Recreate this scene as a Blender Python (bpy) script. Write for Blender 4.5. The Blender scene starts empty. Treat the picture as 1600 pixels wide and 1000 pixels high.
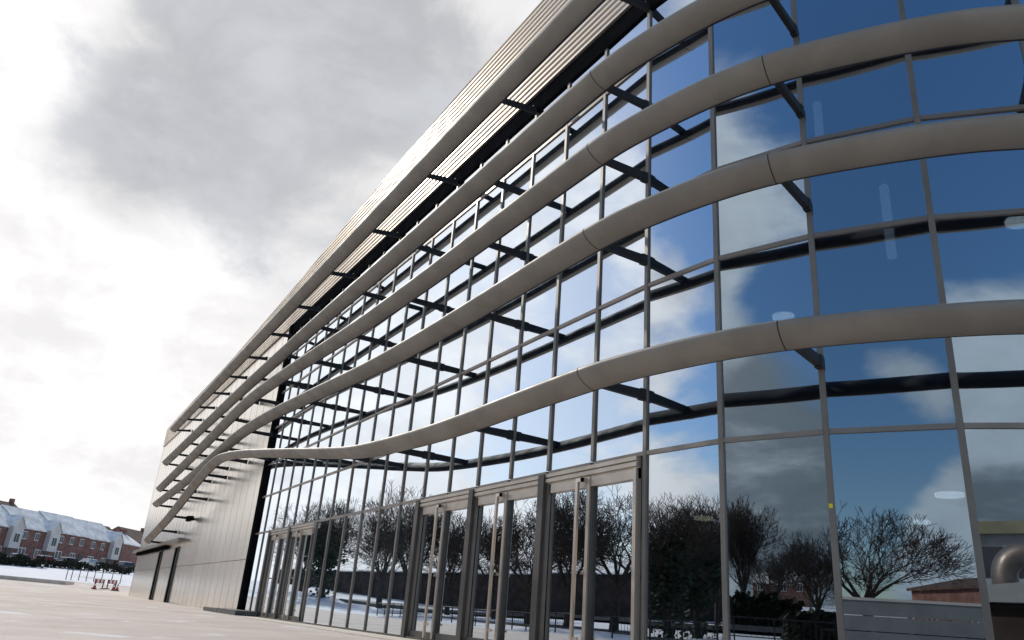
import bpy, bmesh, math, random
from mathutils import Vector, Matrix
random.seed(7)
S = bpy.context.scene
U = 2.85                      # metres per survey unit
EYE = 0.627
# ------------------------------------------------------------------ camera
Rw = ((0.51666919, -0.2758458, -0.81053195),      # world X in camera axes (right, down, forward)
      (0.85315666, 0.2454253, 0.46031526),        # world Y
      (0.07194901, -0.92934144, 0.36214337))      # world Z
cam = bpy.data.cameras.new('camera'); co = bpy.data.objects.new('camera', cam); S.collection.objects.link(co)
cam.sensor_width = 36; cam.lens = 1208 / 1600 * 36; cam.clip_start = 0.1; cam.clip_end = 3000
m = Matrix.Identity(4)
for i in range(3):
    m[i][0] = Rw[i][0]; m[i][1] = -Rw[i][1]; m[i][2] = -Rw[i][2]
m[2][3] = EYE
co.matrix_world = m
S.camera = co
# ------------------------------------------------------------------ light, sky
SUN_AZ = math.radians(192)     # direction towards the sun, measured from +X anticlockwise
SUN_EL = math.radians(34)
sd = Vector((math.cos(SUN_AZ) * math.cos(SUN_EL), math.sin(SUN_AZ) * math.cos(SUN_EL), math.sin(SUN_EL)))
sun = bpy.data.lights.new('sun', 'SUN'); sun.energy = 3.0; sun.angle = math.radians(0.6); sun.color = (1, 0.93, 0.82)
so = bpy.data.objects.new('sun', sun); S.collection.objects.link(so)
so.rotation_euler = sd.to_track_quat('Z', 'Y').to_euler()
S.view_settings.view_transform = 'Standard'; S.view_settings.look = 'None'
S.view_settings.exposure = 0.08; S.view_settings.gamma = 1
S.render.engine = 'CYCLES'
S.cycles.max_bounces = 9; S.cycles.glossy_bounces = 5; S.cycles.transparent_max_bounces = 8

def ray(x, y):
    v = (x - 800.0, y - 500.0, 1208.0)
    return Vector([sum(Rw[i][j] * v[j] for j in range(3)) for i in range(3)])

W = bpy.data.worlds.new('World'); S.world = W; W.use_nodes = True
nt = W.node_tree; N = nt.nodes; L = nt.links
for n in list(N): N.remove(n)
class G:
    """tiny helper for building node graphs"""
    def __init__(s, nt): s.nt = nt
    def n(s, t, **k):
        o = s.nt.nodes.new(t)
        for a, b in k.items(): setattr(o, a, b)
        return o
    def l(s, a, b): s.nt.links.new(a, b)
    def m(s, op, a, b=None, c=None, clamp=False):
        o = s.nt.nodes.new('ShaderNodeMath'); o.operation = op; o.use_clamp = clamp
        for i, v in enumerate((a, b, c)):
            if v is None: continue
            if isinstance(v, (int, float)): o.inputs[i].default_value = v
            else: s.l(v, o.inputs[i])
        return o.outputs[0]
    def mr(s, v, a, b, c=0., d=1., t='SMOOTHSTEP'):
        o = s.nt.nodes.new('ShaderNodeMapRange'); o.interpolation_type = t
        s.l(v, o.inputs[0])
        for i, q in enumerate((a, b, c, d)): o.inputs[i + 1].default_value = q
        return o.outputs[0]
    def mix(s, f, a, b):
        o = s.nt.nodes.new('ShaderNodeMix'); o.data_type = 'RGBA'
        if isinstance(f, (int, float)): o.inputs[0].default_value = f
        else: s.l(f, o.inputs[0])
        for i, v in ((6, a), (7, b)):
            if isinstance(v, tuple): o.inputs[i].default_value = (*v[:3], 1)
            else: s.l(v, o.inputs[i])
        return o.outputs[2]
    def dot(s, v, d):
        o = s.nt.nodes.new('ShaderNodeVectorMath'); o.operation = 'DOT_PRODUCT'
        s.l(v, o.inputs[0]); o.inputs[1].default_value = d
        return o.outputs['Value']
    def noise(s, v, scale, detail=6, rough=.55, dist=0., lac=2.):
        o = s.nt.nodes.new('ShaderNodeTexNoise')
        if v is not None: s.l(v, o.inputs['Vector'])
        o.inputs['Scale'].default_value = scale; o.inputs['Detail'].default_value = detail
        o.inputs['Roughness'].default_value = rough; o.inputs['Distortion'].default_value = dist
        return o.outputs[0]
g = G(nt)
sky = g.n('ShaderNodeTexSky', sky_type='NISHITA', sun_disc=False)
sky.sun_elevation = SUN_EL; sky.sun_rotation = math.radians(90) - SUN_AZ
sky.air_density = 1.0; sky.dust_density = 0.6; sky.ozone_density = 2.0
tc = g.n('ShaderNodeTexCoord'); D = tc.outputs['Generated']
# cloud plane: flatten towards the horizon so far clouds look thinner
sep = g.n('ShaderNodeSeparateXYZ'); g.l(D, sep.inputs[0])
den = g.m('ADD', g.m('MAXIMUM', sep.outputs[2], 0.0), 0.42)
cx = g.m('DIVIDE', sep.outputs[0], den); cy = g.m('DIVIDE', sep.outputs[1], den)
cmb = g.n('ShaderNodeCombineXYZ'); g.l(cx, cmb.inputs[0]); g.l(cy, cmb.inputs[1]); g.l(sep.outputs[2], cmb.inputs[2])
CV = cmb.outputs[0]
n1 = g.noise(CV, 2.3, 9, .56, .25)
n2 = g.noise(CV, 1.3, 8, .5, .5)
n3 = g.noise(CV, 5.5, 8, .6, .3)
def blob(px, py, r, refl=False, az=None):
    """a soft bump round one direction of the sky: radius in degrees"""
    d = az if az is not None else ray(px, py).normalized()
    if refl: d = Vector((d.x, -d.y, d.z))
    q = g.dot(D, tuple(d))
    return g.mr(q, math.cos(math.radians(r)), 1.0)
sunside = g.dot(D, (-0.93, -0.2, 0.3))
def ae(az, el):
    a_ = math.radians(az); e_ = math.radians(el)
    return Vector((math.cos(a_) * math.cos(e_), math.sin(a_) * math.cos(e_), math.sin(e_)))
cov = g.m('ADD', g.m('ADD', g.m('MULTIPLY', n1, .8), g.m('MULTIPLY', n3, .24)), g.mr(sunside, .70, .97, 0, .30))
# banks and clearings: azimuth, elevation, radius in degrees, weight
for az_, el_, r_, w_ in ((-127, 41, 6, .16), (-125, 31, 8, -.12), (-124, 36, 5, -.12), (-129, 22, 6, .20), (-125, 15, 5, -.12), (-126, 9, 9, .22),
                         (-90, 44, 8, -.15), (-94, 34, 10, .14), (-91, 28, 9, .16), (-87, 19, 6, -.30), (-89, 24, 4, -.12), (-93, 10, 10, .36), (-86, 34, 5, -.14),
                         (-62, 33, 24, -.27), (-62, 15, 4.5, .26), (-64, 10, 5, -.1), (-57, 6, 5, .62), (-65, 12, 5, -.25), (-61, 16, 3, .2), (-32, 34, 20, -.26), (-33, 16, 10, .36), (-33, 7, 12, .3),
                         (160, 40, 22, .40), (-148, 22, 24, -.20), (-139, 16, 6, .08), (-160, 14, 10, .12)):
    cov = g.m('ADD', cov, g.m('MULTIPLY', blob(0, 0, r_ * 1.5, az=ae(az_, el_)), w_))
mask = g.m('MAXIMUM', g.mr(cov, .47, .68), g.mr(sunside, .72, .98, 0, .56))
grey = g.m('ADD', g.m('MULTIPLY', n2, 1.0), g.m('MULTIPLY', n3, 1.15))
for px, py, r, w in ((300, 130, 18, .36), (540, 200, 20, .40), (60, 210, 10, .36), (650, 60, 12, .15), (40, 30, 7, -.3), (130, 330, 12, -.14), (420, 330, 8, -.1), (430, 20, 5, -.25), (300, 640, 26, -.16)):
    grey = g.m('ADD', grey, g.m('MULTIPLY', blob(px, py, r), w))
for az_, el_, r_, w_ in ((-91, 9, 15, .40), (-126, 29, 10, .30), (-33, 7, 7, .32), (-33, 17, 8, -.25), (-58, 7, 8, -.2), (-150, 20, 34, -.40), (-127, 12, 14, -.1), (-60, 6, 10, .05), (-93, 30, 14, -.05)):
    grey = g.m('ADD', grey, g.m('MULTIPLY', blob(0, 0, r_, az=ae(az_, el_)), w_))
gm = g.mr(grey, 1.09, 1.52)
ss2 = g.mr(sunside, .1, .85)
white = g.mix(ss2, (7.2, 8.5, 9.6), (10.1, 9.95, 9.95))
shade = g.mix(ss2, (2.1, 2.8, 3.3), (5.7, 5.85, 6.2))
cloud = g.mix(gm, white, shade)
vb = g.n('ShaderNodeVectorMath', operation='SCALE'); g.l(cloud, vb.inputs[0]); g.l(g.m('ADD', g.mr(g.m('ADD', g.m('MULTIPLY', n3, .5), g.m('MULTIPLY', n1, .5)), .42, .60, .84, 1.05), g.m('MULTIPLY', blob(0, 0, 28, az=ae(-146, 18)), .24)), vb.inputs['Scale']); cloud = vb.outputs[0]
hs = g.n('ShaderNodeHueSaturation'); hs.inputs['Saturation'].default_value = 1.22; hs.inputs['Value'].default_value = 1.45; g.l(sky.outputs[0], hs.inputs['Color'])
col = g.mix(mask, hs.outputs[0], cloud)
bg = g.n('ShaderNodeBackground'); bg.inputs[1].default_value = 0.1
g.l(col, bg.inputs[0])
wo = g.n('ShaderNodeOutputWorld'); g.l(bg.outputs[0], wo.inputs[0])
# ------------------------------------------------------------------ materials
MATS = {}
def mat(name, col, rough=.6, metal=0., var=0., vscale=3., bump=0., bscale=20., spec=.5, col2=None, stretch=None, objvar=0.):
    if name in MATS: return MATS[name]
    M = bpy.data.materials.new(name); M.use_nodes = True
    gg = G(M.node_tree); p = M.node_tree.nodes['Principled BSDF']
    p.inputs['Base Color'].default_value = (*col, 1); p.inputs['Roughness'].default_value = rough
    p.inputs['Metallic'].default_value = metal; p.inputs['Specular IOR Level'].default_value = spec
    t = gg.n('ShaderNodeTexCoord'); v = t.outputs['Object']
    if stretch:
        mp = gg.n('ShaderNodeMapping'); mp.inputs['Scale'].default_value = stretch; gg.l(v, mp.inputs[0]); v = mp.outputs[0]
    c_out = None
    if var or col2:
        nz = gg.noise(v, vscale, 6, .6)
        c2 = col2 if col2 else tuple(min(1, c * (1 - var)) for c in col)
        c1 = col if col2 else tuple(min(1, c * (1 + var)) for c in col)
        c_out = gg.mix(gg.mr(nz, .35, .65), c1, c2)
        gg.l(c_out, p.inputs['Base Color'])
        gg.l(gg.mr(nz, .3, .7, rough * .85, min(1, rough * 1.15)), p.inputs['Roughness'])
    if objvar:
        oi = gg.n('ShaderNodeObjectInfo')
        hs = gg.n('ShaderNodeHueSaturation')
        gg.l(gg.mr(oi.outputs['Random'], 0, 1, 1 - objvar, 1 + objvar, 'LINEAR'), hs.inputs['Value'])
        if c_out is not None: gg.l(c_out, hs.inputs['Color'])
        else: hs.inputs['Color'].default_value = (*col, 1)
        gg.l(hs.outputs[0], p.inputs['Base Color'])
    if bump:
        b = gg.n('ShaderNodeBump'); b.inputs['Strength'].default_value = bump; b.inputs['Distance'].default_value = .02
        gg.l(gg.noise(v, bscale, 5, .6), b.inputs['Height']); gg.l(b.outputs[0], p.inputs['Normal'])
    MATS[name] = M
    return M
def emis(name, col, s):
    M = bpy.data.materials.new(name); M.use_nodes = True
    p = M.node_tree.nodes['Principled BSDF']; p.inputs['Base Color'].default_value = (*col, 1)
    p.inputs['Emission Color'].default_value = (*col, 1); p.inputs['Emission Strength'].default_value = s
    MATS[name] = M; return M
mFin = mat('bronze_fin', (.236, .211, .176), .55, .10, .08, 1.2)
mFinB = mat('fin_back_darkened', (.030, .033, .042), .85, .0, .1, 2.)  # darkness painted into the fin backs so their reflections come out dark
mFinJ = mat('joint', (.03, .028, .026), .7)
mAl = mat('bronze_alu', (.24, .205, .172), .35, .45, .06, 2.)
mAlM = mat('mullion_alu', (.20, .175, .146), .45, .25, .06, 2.)
mAlD = mat('dark_alu', (.085, .078, .07), .4, .3, .1, 2.)
mBlk = mat('black_frame', (.010, .010, .011), .8, 0, .2, 2., spec=0)
mArm = mat('arm_black', (.018, .019, .021), .6, 0, spec=.35)
mDoor = mat('door_alu', (.52, .45, .37), .35, .5, .05, 2.)
mBar = mat('handle_steel', (.62, .54, .47), .28, .8)
mPanel = mat('steel_panel', (.80, .73, .64), .25, .86, .0, .5, 0, .6, objvar=.06)
mClad = mat('ribbed_metal', (.58, .52, .45), .40, .6, .06, .6)
mSeam = mat('seam', (.10, .09, .08), .8)
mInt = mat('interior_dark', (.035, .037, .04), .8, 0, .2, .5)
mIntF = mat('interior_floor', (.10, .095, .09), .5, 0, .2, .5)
mRoofS = mat('snowy_roof', (.86, .83, .80), .8, 0, 0, .7, .3, 3., col2=(.60, .57, .55))
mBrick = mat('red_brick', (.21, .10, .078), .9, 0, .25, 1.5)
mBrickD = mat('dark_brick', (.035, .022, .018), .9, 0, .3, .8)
mRender = mat('cream_render', (.62, .55, .50), .9, 0, .06, 1.)
mTile = mat('brown_tile', (.10, .058, .042), .9, 0, .3, 2.)
mWhite = mat('white_paint', (.75, .75, .74), .5, 0, .05, 1.)
mSiding = mat('white_siding', (.27, .30, .325), .5, 0, .12, 1., .1, 4.)
mGlassD = mat('window_dark', (.03, .035, .045), .08, 0)
mSnow = None
mBark = mat('bark', (.045, .034, .026), .95, 0, .3, 6.)
mTwig = mat('twig', (.055, .040, .030), .95)
mIvy = mat('ivy', (.018, .030, .014), .8, 0, 0, 3., col2=(.035, .045, .022))
mRail = mat('rail_metal', (.03, .03, .032), .5, .4)
mPlinth = mat('plinth', (.10, .10, .095), .8, 0, .15, 3.)
mRed = mat('barrier_red', (.30, .06, .04), .7)
mLampW = emis('lamp_white', (1, .93, .90), 2.2)
mLampY = emis('lamp_warm', (1, .78, .45), 1.5)
mYel = mat('sticker_yellow', (.75, .65, .03), .6)
mBeige = mat('kerb_stone', (.66, .58, .47), .9, 0, .12, 1.)
mCarA = mat('car_dark', (.03, .035, .05), .2, .5); mCarB = mat('car_red', (.16, .02, .02), .2, .3); mCarC = mat('car_silver', (.35, .36, .38), .25, .7)
mTyre = mat('tyre', (.015, .015, .015), .9)
mGreen = mat('yellow_roof', (.17, .165, .105), .6, 0, .1, 1.)
mDuct = mat('galvanised_duct', (.26, .22, .20), .45, .6, .1, 5.)
mHedge = mat('hedge', (.030, .034, .020), .9, 0, .3, 6.)
# glass: coated solar-control pane, mirror reflection over a tinted see-through
mGlass = bpy.data.materials.new('coated_glass'); mGlass.use_nodes = True
gg = G(mGlass.node_tree); nn = mGlass.node_tree.nodes
for n in list(nn): nn.remove(n)
gl = gg.n('ShaderNodeBsdfGlossy'); gl.inputs['Roughness'].default_value = 0.0; gl.inputs['Color'].default_value = (.86, .93, 1, 1)
tr = gg.n('ShaderNodeBsdfTransparent'); tr.inputs['Color'].default_value = (.32, .38, .42, 1)
fr = gg.n('ShaderNodeLayerWeight'); fr.inputs['Blend'].default_value = .5
t = gg.n('ShaderNodeTexCoord'); bp = gg.n('ShaderNodeBump'); bp.inputs['Strength'].default_value = .035; bp.inputs['Distance'].default_value = .02
gg.l(gg.noise(t.outputs['Object'], .55, 1, .5), bp.inputs['Height']); gg.l(bp.outputs[0], gl.inputs['Normal'])
mx = gg.n('ShaderNodeMixShader'); gg.l(gg.m('MULTIPLY_ADD', fr.outputs['Facing'], .80, .29, clamp=True), mx.inputs[0]); gg.l(tr.outputs[0], mx.inputs[1]); gg.l(gl.outputs[0], mx.inputs[2])
om = gg.n('ShaderNodeOutputMaterial'); gg.l(mx.outputs[0], om.inputs[0])
# ------------------------------------------------------------------ mesh helpers
class MB:
    def __init__(s): s.v = []; s.f = []
    def face(s, pts):
        b = len(s.v); s.v += [tuple(p) for p in pts]; s.f.append(tuple(range(b, b + len(pts))))
    def hexa(s, p):       # 8 points: 4 bottom, 4 top (same order)
        b = len(s.v); s.v += [tuple(q) for q in p]
        for f in ((3, 2, 1, 0), (4, 5, 6, 7), (0, 1, 5, 4), (1, 2, 6, 5), (2, 3, 7, 6), (3, 0, 4, 7)): s.f.append(tuple(b + i for i in f))
    def box(s, x0, x1, y0, y1, z0, z1):
        s.hexa([(x0, y0, z0), (x1, y0, z0), (x1, y1, z0), (x0, y1, z0), (x0, y0, z1), (x1, y0, z1), (x1, y1, z1), (x0, y1, z1)])
    def slab(s, a, b, off0, off1, z0, z1, z0b=None, z1b=None):
        """box along plan segment a-b, between outward offsets off0..off1 (outward = camera side)"""
        a = Vector(a[:2]); b = Vector(b[:2]); t = (b - a).normalized(); n = Vector((t.y, -t.x))
        z0b = z0 if z0b is None else z0b; z1b = z1 if z1b is None else z1b
        A = [a + n * off1, b + n * off1, b + n * off0, a + n * off0]
        s.hexa([(A[0].x, A[0].y, z0), (A[1].x, A[1].y, z0b), (A[2].x, A[2].y, z0b), (A[3].x, A[3].y, z0),
                (A[0].x, A[0].y, z1), (A[1].x, A[1].y, z1b), (A[2].x, A[2].y, z1b), (A[3].x, A[3].y, z1)])
    def sweep(s, secs, cap=True, closed=True):
        b = len(s.v); n = len(secs[0])
        for q in secs: s.v += [tuple(p) for p in q]
        for i in range(len(secs) - 1):
            for j in range(n if closed else n - 1):
                k = (j + 1) % n
                s.f.append((b + i * n + j, b + i * n + k, b + (i + 1) * n + k, b + (i + 1) * n + j))
        if cap and closed:
            s.f.append(tuple(b + j for j in reversed(range(n)))); s.f.append(tuple(b + (len(secs) - 1) * n + j for j in range(n)))
    def tube(s, p, q, r0, r1=None, n=8, cap=True):
        p = Vector(p); q = Vector(q); r1 = r0 if r1 is None else r1
        d = (q - p)
        if d.length < 1e-6: return
        d.normalize(); u = d.orthogonal().normalized(); w = d.cross(u)
        s.sweep([[p + (u * math.cos(2 * math.pi * k / n) + w * math.sin(2 * math.pi * k / n)) * r0 for k in range(n)],
                 [q + (u * math.cos(2 * math.pi * k / n) + w * math.sin(2 * math.pi * k / n)) * r1 for k in range(n)]], cap)
    def path(s, pts, r, n=8):
        secs = []
        for i, p in enumerate(pts):
            a = Vector(pts[max(0, i - 1)]); b = Vector(pts[min(len(pts) - 1, i + 1)]); d = (b - a).normalized()
            u = d.cross(Vector((0, 0, 1)))
            u = u.normalized() if u.length > 1e-3 else Vector((1, 0, 0)); w = d.cross(u)
            # keep the frame steady for near vertical runs
            secs.append([Vector(p) + (u * math.cos(2 * math.pi * k / n) + w * math.sin(2 * math.pi * k / n)) * r for k in range(n)])
        s.sweep(secs)
    def mesh(s, name, m, smooth=False):
        me = bpy.data.meshes.new(name); me.from_pydata(s.v, [], s.f); me.materials.append(m)
        bm = bmesh.new(); bm.from_mesh(me); bmesh.ops.recalc_face_normals(bm, faces=bm.faces); bm.to_mesh(me); bm.free()
        if smooth:
            for p in me.polygons: p.use_smooth = True
        return me
    def build(s, name, m, parent=None, smooth=False, loc=None):
        o = bpy.data.objects.new(name, s.mesh(name, m, smooth)); S.collection.objects.link(o)
        if parent is not None: o.parent = parent
        if loc is not None: o.location = loc
        return o
def tag(o, label=None, cat=None, group=None, kind=None):
    if label: o['label'] = label
    if cat: o['category'] = cat
    if group: o['group'] = group
    if kind: o['kind'] = kind
    return o
def empty(name, loc=(0, 0, 0), rz=0):
    o = bpy.data.objects.new(name, None); S.collection.objects.link(o); o.location = loc; o.rotation_euler = (0, 0, rz)
    o.empty_display_size = .3
    return o
def dup(root, loc, rz=0, scale=None):
    r = root.copy(); S.collection.objects.link(r); r.location = loc; r.rotation_euler = (0, 0, rz)
    if scale: r.scale = scale
    for ch in list(root.children):
        c = ch.copy(); S.collection.objects.link(c); c.parent = r
        for q in list(ch.children):
            d = q.copy(); S.collection.objects.link(d); d.parent = c
    return r
def u3(x, y, z): return Vector((x * U, y * U, z * U + EYE))
def zz(z): return z * U + EYE
# ------------------------------------------------------------------ ground
def lerp_tab(x, tab):
    if x <= tab[0][0]: return tab[0][1]
    for (a, va), (b, vb) in zip(tab, tab[1:]):
        if x <= b: return va + (vb - va) * (x - a) / (b - a)
    return tab[-1][1]
XT = [(-400, 6.0), (-175, 4.6), (-160, 4.1), (-145, 3.6), (-122, 2.2), (-106, 1.05), (-88, .35), (-80, .22), (-40, .03), (-20, 0), (30, 0), (60, .8), (200, 3)]
def terr(x, y):
    z = lerp_tab(x, XT)
    w = min(1, max(0, (x + 130) / 60)) * .75 + .25
    if y < -11: z += min(9, .055 * (-11 - y)) * w
    if x > -5 and y < -11: z += .02 * (x + 5) * min(1, (-11 - y) / 20)
    return z
def snow_mat(name, c1, c2, s1, lo, hi, bump):
    M = bpy.data.materials.new(name); M.use_nodes = True
    q = G(M.node_tree); p = M.node_tree.nodes['Principled BSDF']
    t = q.n('ShaderNodeTexCoord')
    a = q.noise(t.outputs['Object'], s1, 8, .62, .4); b = q.noise(t.outputs['Object'], s1 * 9, 6, .7)
    f = q.mr(q.m('ADD', q.m('MULTIPLY', a, .75), q.m('MULTIPLY', b, .25)), lo, hi)
    q.l(q.mix(f, c1, c2), p.inputs['Base Color']); p.inputs['Roughness'].default_value = .7
    p.inputs['Roughness'].default_value = .85; p.inputs['Specular IOR Level'].default_value = .25
    bb = q.n('ShaderNodeBump'); bb.inputs['Strength'].default_value = bump; bb.inputs['Distance'].default_value = .03
    q.l(b, bb.inputs['Height']); q.l(bb.outputs[0], p.inputs['Normal'])
    return M
mSnowF = snow_mat('snow_field', (.72, .73, .77), (.38, .36, .33), .09, .50, .72, .4)
mPlaza = snow_mat('plaza_paving', (.60, .525, .47), (.50, .43, .385), .3, .40, .62, .15)
q = G(mPlaza.node_tree); pz_ = mPlaza.node_tree.nodes['Principled BSDF']
tq = q.n('ShaderNodeTexCoord'); bt = q.n('ShaderNodeTexBrick'); q.l(tq.outputs['Object'], bt.inputs['Vector'])
bt.inputs['Color1'].default_value = (.97, .96, .95, 1); bt.inputs['Color2'].default_value = (1, 1, 1, 1); bt.inputs['Mortar'].default_value = (.93, .92, .92, 1)
bt.inputs['Scale'].default_value = 1; bt.inputs['Brick Width'].default_value = 1.2; bt.inputs['Row Height'].default_value = .6; bt.inputs['Mortar Size'].default_value = .008
old = pz_.inputs['Base Color'].links[0].from_socket
mm = q.n('ShaderNodeMix', data_type='RGBA', blend_type='MULTIPLY'); mm.inputs[0].default_value = 1; q.l(old, mm.inputs[6]); q.l(bt.outputs[0], mm.inputs[7])
sl = q.mr(q.noise(tq.outputs['Object'], .45, 9, .66, .6), .56, .64)      # thin remains of trodden snow
q.l(q.mix(sl, mm.outputs[2], (.66, .64, .63)), pz_.inputs['Base Color'])
def sheet(name, xs, ys, m, dz, keep=lambda x, y: True):
    mb = MB(); idx = {}
    for i, x in enumerate(xs):
        for j, y in enumerate(ys):
            idx[i, j] = len(mb.v); mb.v.append((x, y, terr(x, y) + dz))
    for i in range(len(xs) - 1):
        for j in range(len(ys) - 1):
            if keep((xs[i] + xs[i + 1]) / 2, (ys[j] + ys[j + 1]) / 2):
                mb.f.append((idx[i, j], idx[i + 1, j], idx[i + 1, j + 1], idx[i, j + 1]))
    o = mb.build(name, m, smooth=False); tag(o, kind='structure'); return o
xs = [-1500, -800, -400, -250, -200] + [-175, -160, -145] + [-140 + 4 * i for i in range(36)] + [4 + 6 * i for i in range(18)] + [150, 250, 500, 1000]
xs = sorted(set(xs + [-130, -122, -106, -88, -80, -40, -20, 30, 60, 200]))
ys = [-1200, -600, -300, -175, -120, -90, -70, -55, -45, -35, -27, -21, -16, -11, -6, 0, 5, 9, 14, 20, 30, 50, 90, 200, 500, 1200]
sheet('ground', xs, ys, mSnowF, -.03)
sheet('plaza', [x for x in xs if -108 <= x <= 31], [-11, -6, 0, 5, 9, 14, 20, 30], mPlaza, .02)
# ------------------------------------------------------------------ facade layout (plan, survey units)
SP = .527
Yw = 3.03
FA = [(-13.07, Yw)] + [(-3.585 - SP * k, Yw) for k in range(17, -1, -1)]     # 19 straight nodes, index 18 = M4
CU = [(-3.017, 3.086), (-2.489, 3.274), (-1.983, 3.572), (-1.56, 3.953)]
a = 54
while a < 91:
    l = CU[-1]; CU.append((l[0] + .57 * math.cos(math.radians(a)), l[1] + .57 * math.sin(math.radians(a)))); a += 12
for i in range(6): l = CU[-1]; CU.append((l[0], l[1] + .57))
NODES = [Vector((p[0] * U, p[1] * U)) for p in FA + CU]
M4 = 18
def nrm(i):
    a = NODES[max(0, i - 1)]; b = NODES[min(len(NODES) - 1, i + 1)]
    if i <= M4: return Vector((0, -1))
    t = (b - a).normalized(); return Vector((t.y, -t.x))
bld = empty('glass_fronted_building', (-8.3 * U, Yw * U, 0))
tag(bld, 'long curved glass and bronze metal building with sweeping sunshade fins above the snowy plaza', 'building')
BO = Vector((8.3 * U, -Yw * U, 0))
def bpart(mb, name, m, parent=None, smooth=False, **k):
    """build in world coordinates, parent to the building (or to one of its parts, which sit at the building's origin)"""
    off = -Vector(bld.location)
    mb.v = [tuple(Vector(p) + off) for p in mb.v]
    o = mb.build(name, m, parent or bld, smooth); tag(o, **k); return o
LEV = [-.215, 1.0, 1.574, 2.104, 2.72, 3.33, 3.95, 4.40]
DOORCOLS = {(M4 - 6, M4 - 5), (M4 - 5, M4 - 4), (M4 - 4, M4 - 3), (M4 - 3, M4 - 2), (M4 - 2, M4 - 1), (M4 - 1, M4)}
FARDOOR = {(M4 - 16, M4 - 15), (M4 - 15, M4 - 14), (M4 - 14, M4 - 13), (M4 - 13, M4 - 12)}
stuff = MB(); npane = 0
for i in range(len(NODES) - 2, -1, -1):
    A, B = NODES[i], NODES[i + 1]
    tdir = (B - A).normalized()
    for r in range(7):
        z0, z1 = zz(LEV[r]), zz(LEV[r + 1])
        if r == 0: z0 = .10
        if r == 0 and (i, i + 1) in DOORCOLS | FARDOOR: z1 = zz(1.0) - .42
        jit = random.uniform(-.0012, .0012)
        mb = stuff if (npane >= 88 or i > M4 + 5) else MB()
        mb.slab(A + tdir * .02, B - tdir * .02, -.03, -.008, z0, z1)
        nv = Vector((tdir.y, -tdir.x)); j2 = random.uniform(-.0016, .0016)   # each pane sits a hair out of true
        for q_ in range(len(mb.v) - 8, len(mb.v)):
            v_ = Vector(mb.v[q_]); o_ = jit * (v_.z - (z0 + z1) / 2) * 1.6 + j2 * (Vector((v_.x, v_.y)) - (A + B) / 2).dot(tdir)
            mb.v[q_] = (v_.x + nv.x * o_, v_.y + nv.y * o_, v_.z)
        if mb is not stuff:
            npane += 1; bpart(mb, 'glass_pane', mGlass)
bpart(stuff, 'glass_pane', mGlass, kind='stuff')
# mullions
for i, P in enumerate(NODES):
    if i == 0: continue
    n = nrm(i); t = Vector((-n.y, n.x)); mb = MB()
    big = i in (M4 - 2, M4 - 4, M4 - 6)
    wv = .042; dpt = .030
    zb = 0.03
    if (i, i + 1) in DOORCOLS and (i - 1, i) in DOORCOLS | {(M4 - 7, M4 - 6)} or i == M4 - 6: zb = zz(1.0) + .05
    A = P - t * wv; B = P + t * wv
    mb.slab(A, B, -.10, dpt, zb, zz(4.40))
    bpart(mb, 'mullion', mAlM)
    if i == M4 + 2:
        s = MB(); s.slab(P - t * .03, P + t * .02, dpt + .002, dpt + .010, zz(.62), zz(.62) + .06); bpart(s, 'sticker', mYel)
# transoms
for r in range(1, 7):
    mb = MB(); z = zz(LEV[r]); h = .036
    for i in range(len(NODES) - 1):
        A, B = NODES[i], NODES[i + 1]; t = (B - A).normalized()
        mb.slab(A + t * .043, B - t * .043, -.08, .026, z - h, z + h)
    bpart(mb, 'transom', mAl)
mb = MB()
for i in range(len(NODES) - 1):
    A, B = NODES[i], NODES[i + 1]; mb.slab(A, B, -.1, .12, -.2, .098)
bpart(mb, 'sill', mAlD)
# black frame round the glazing
mb = MB()
for i in range(len(NODES) - 1):
    mb.slab(NODES[i], NODES[i + 1], -.3, .05, zz(4.40), zz(4.585))
bpart(mb, 'head_frame', mBlk)
mb = MB(); c0 = NODES[0]
mb.box(c0.x - .34, c0.x + .02, c0.y - .14, c0.y + .1, -.1, zz(4.585)); bpart(mb, 'corner_post', mBlk)
# ribbed cladding above the glass, along the whole front
XE = -28.3 * U
mb = MB()
path = [Vector((XE, Yw * U))] + [Vector((x * U, Yw * U)) for x in (-26, -24, -22, -20, -18, -16, -14)] + NODES
tops = []
for P in path:
    x = P.x / U
    tops.append(zz(lerp_tab(x, [(-28.3, 5.2), (-25, 5.25), (-19.5, 5.25), (-14, 5.43), (-9.3, 5.66), (-7, 5.72), (0, 5.72)])))
NR = 17
secs = []
for j, P in enumerate(path):
    if j == 0 or P.x <= NODES[M4].x + .01: n = Vector((0, -1))
    else: n = nrm(j - (len(path) - len(NODES)))
    z0 = zz(4.60); zt = tops[j]; sec = []
    pitch = (zz(5.72) - z0) / NR
    for k in range(NR):
        for f, o in ((0, .10), (.40, .10), (.52, .03), (.90, .03)):
            z = min(z0 + (k + f) * pitch, zt)
            q = P + n * o; sec.append((q.x, q.y, z))
    q = P + n * .1; sec.append((q.x, q.y, zt)); q = P + n * -.3; sec.append((q.x, q.y, zt)); sec.append((q.x, q.y, z0))
    secs.append(sec)
mb.sweep(secs); bpart(mb, 'ribbed_cladding', mClad)
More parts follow.
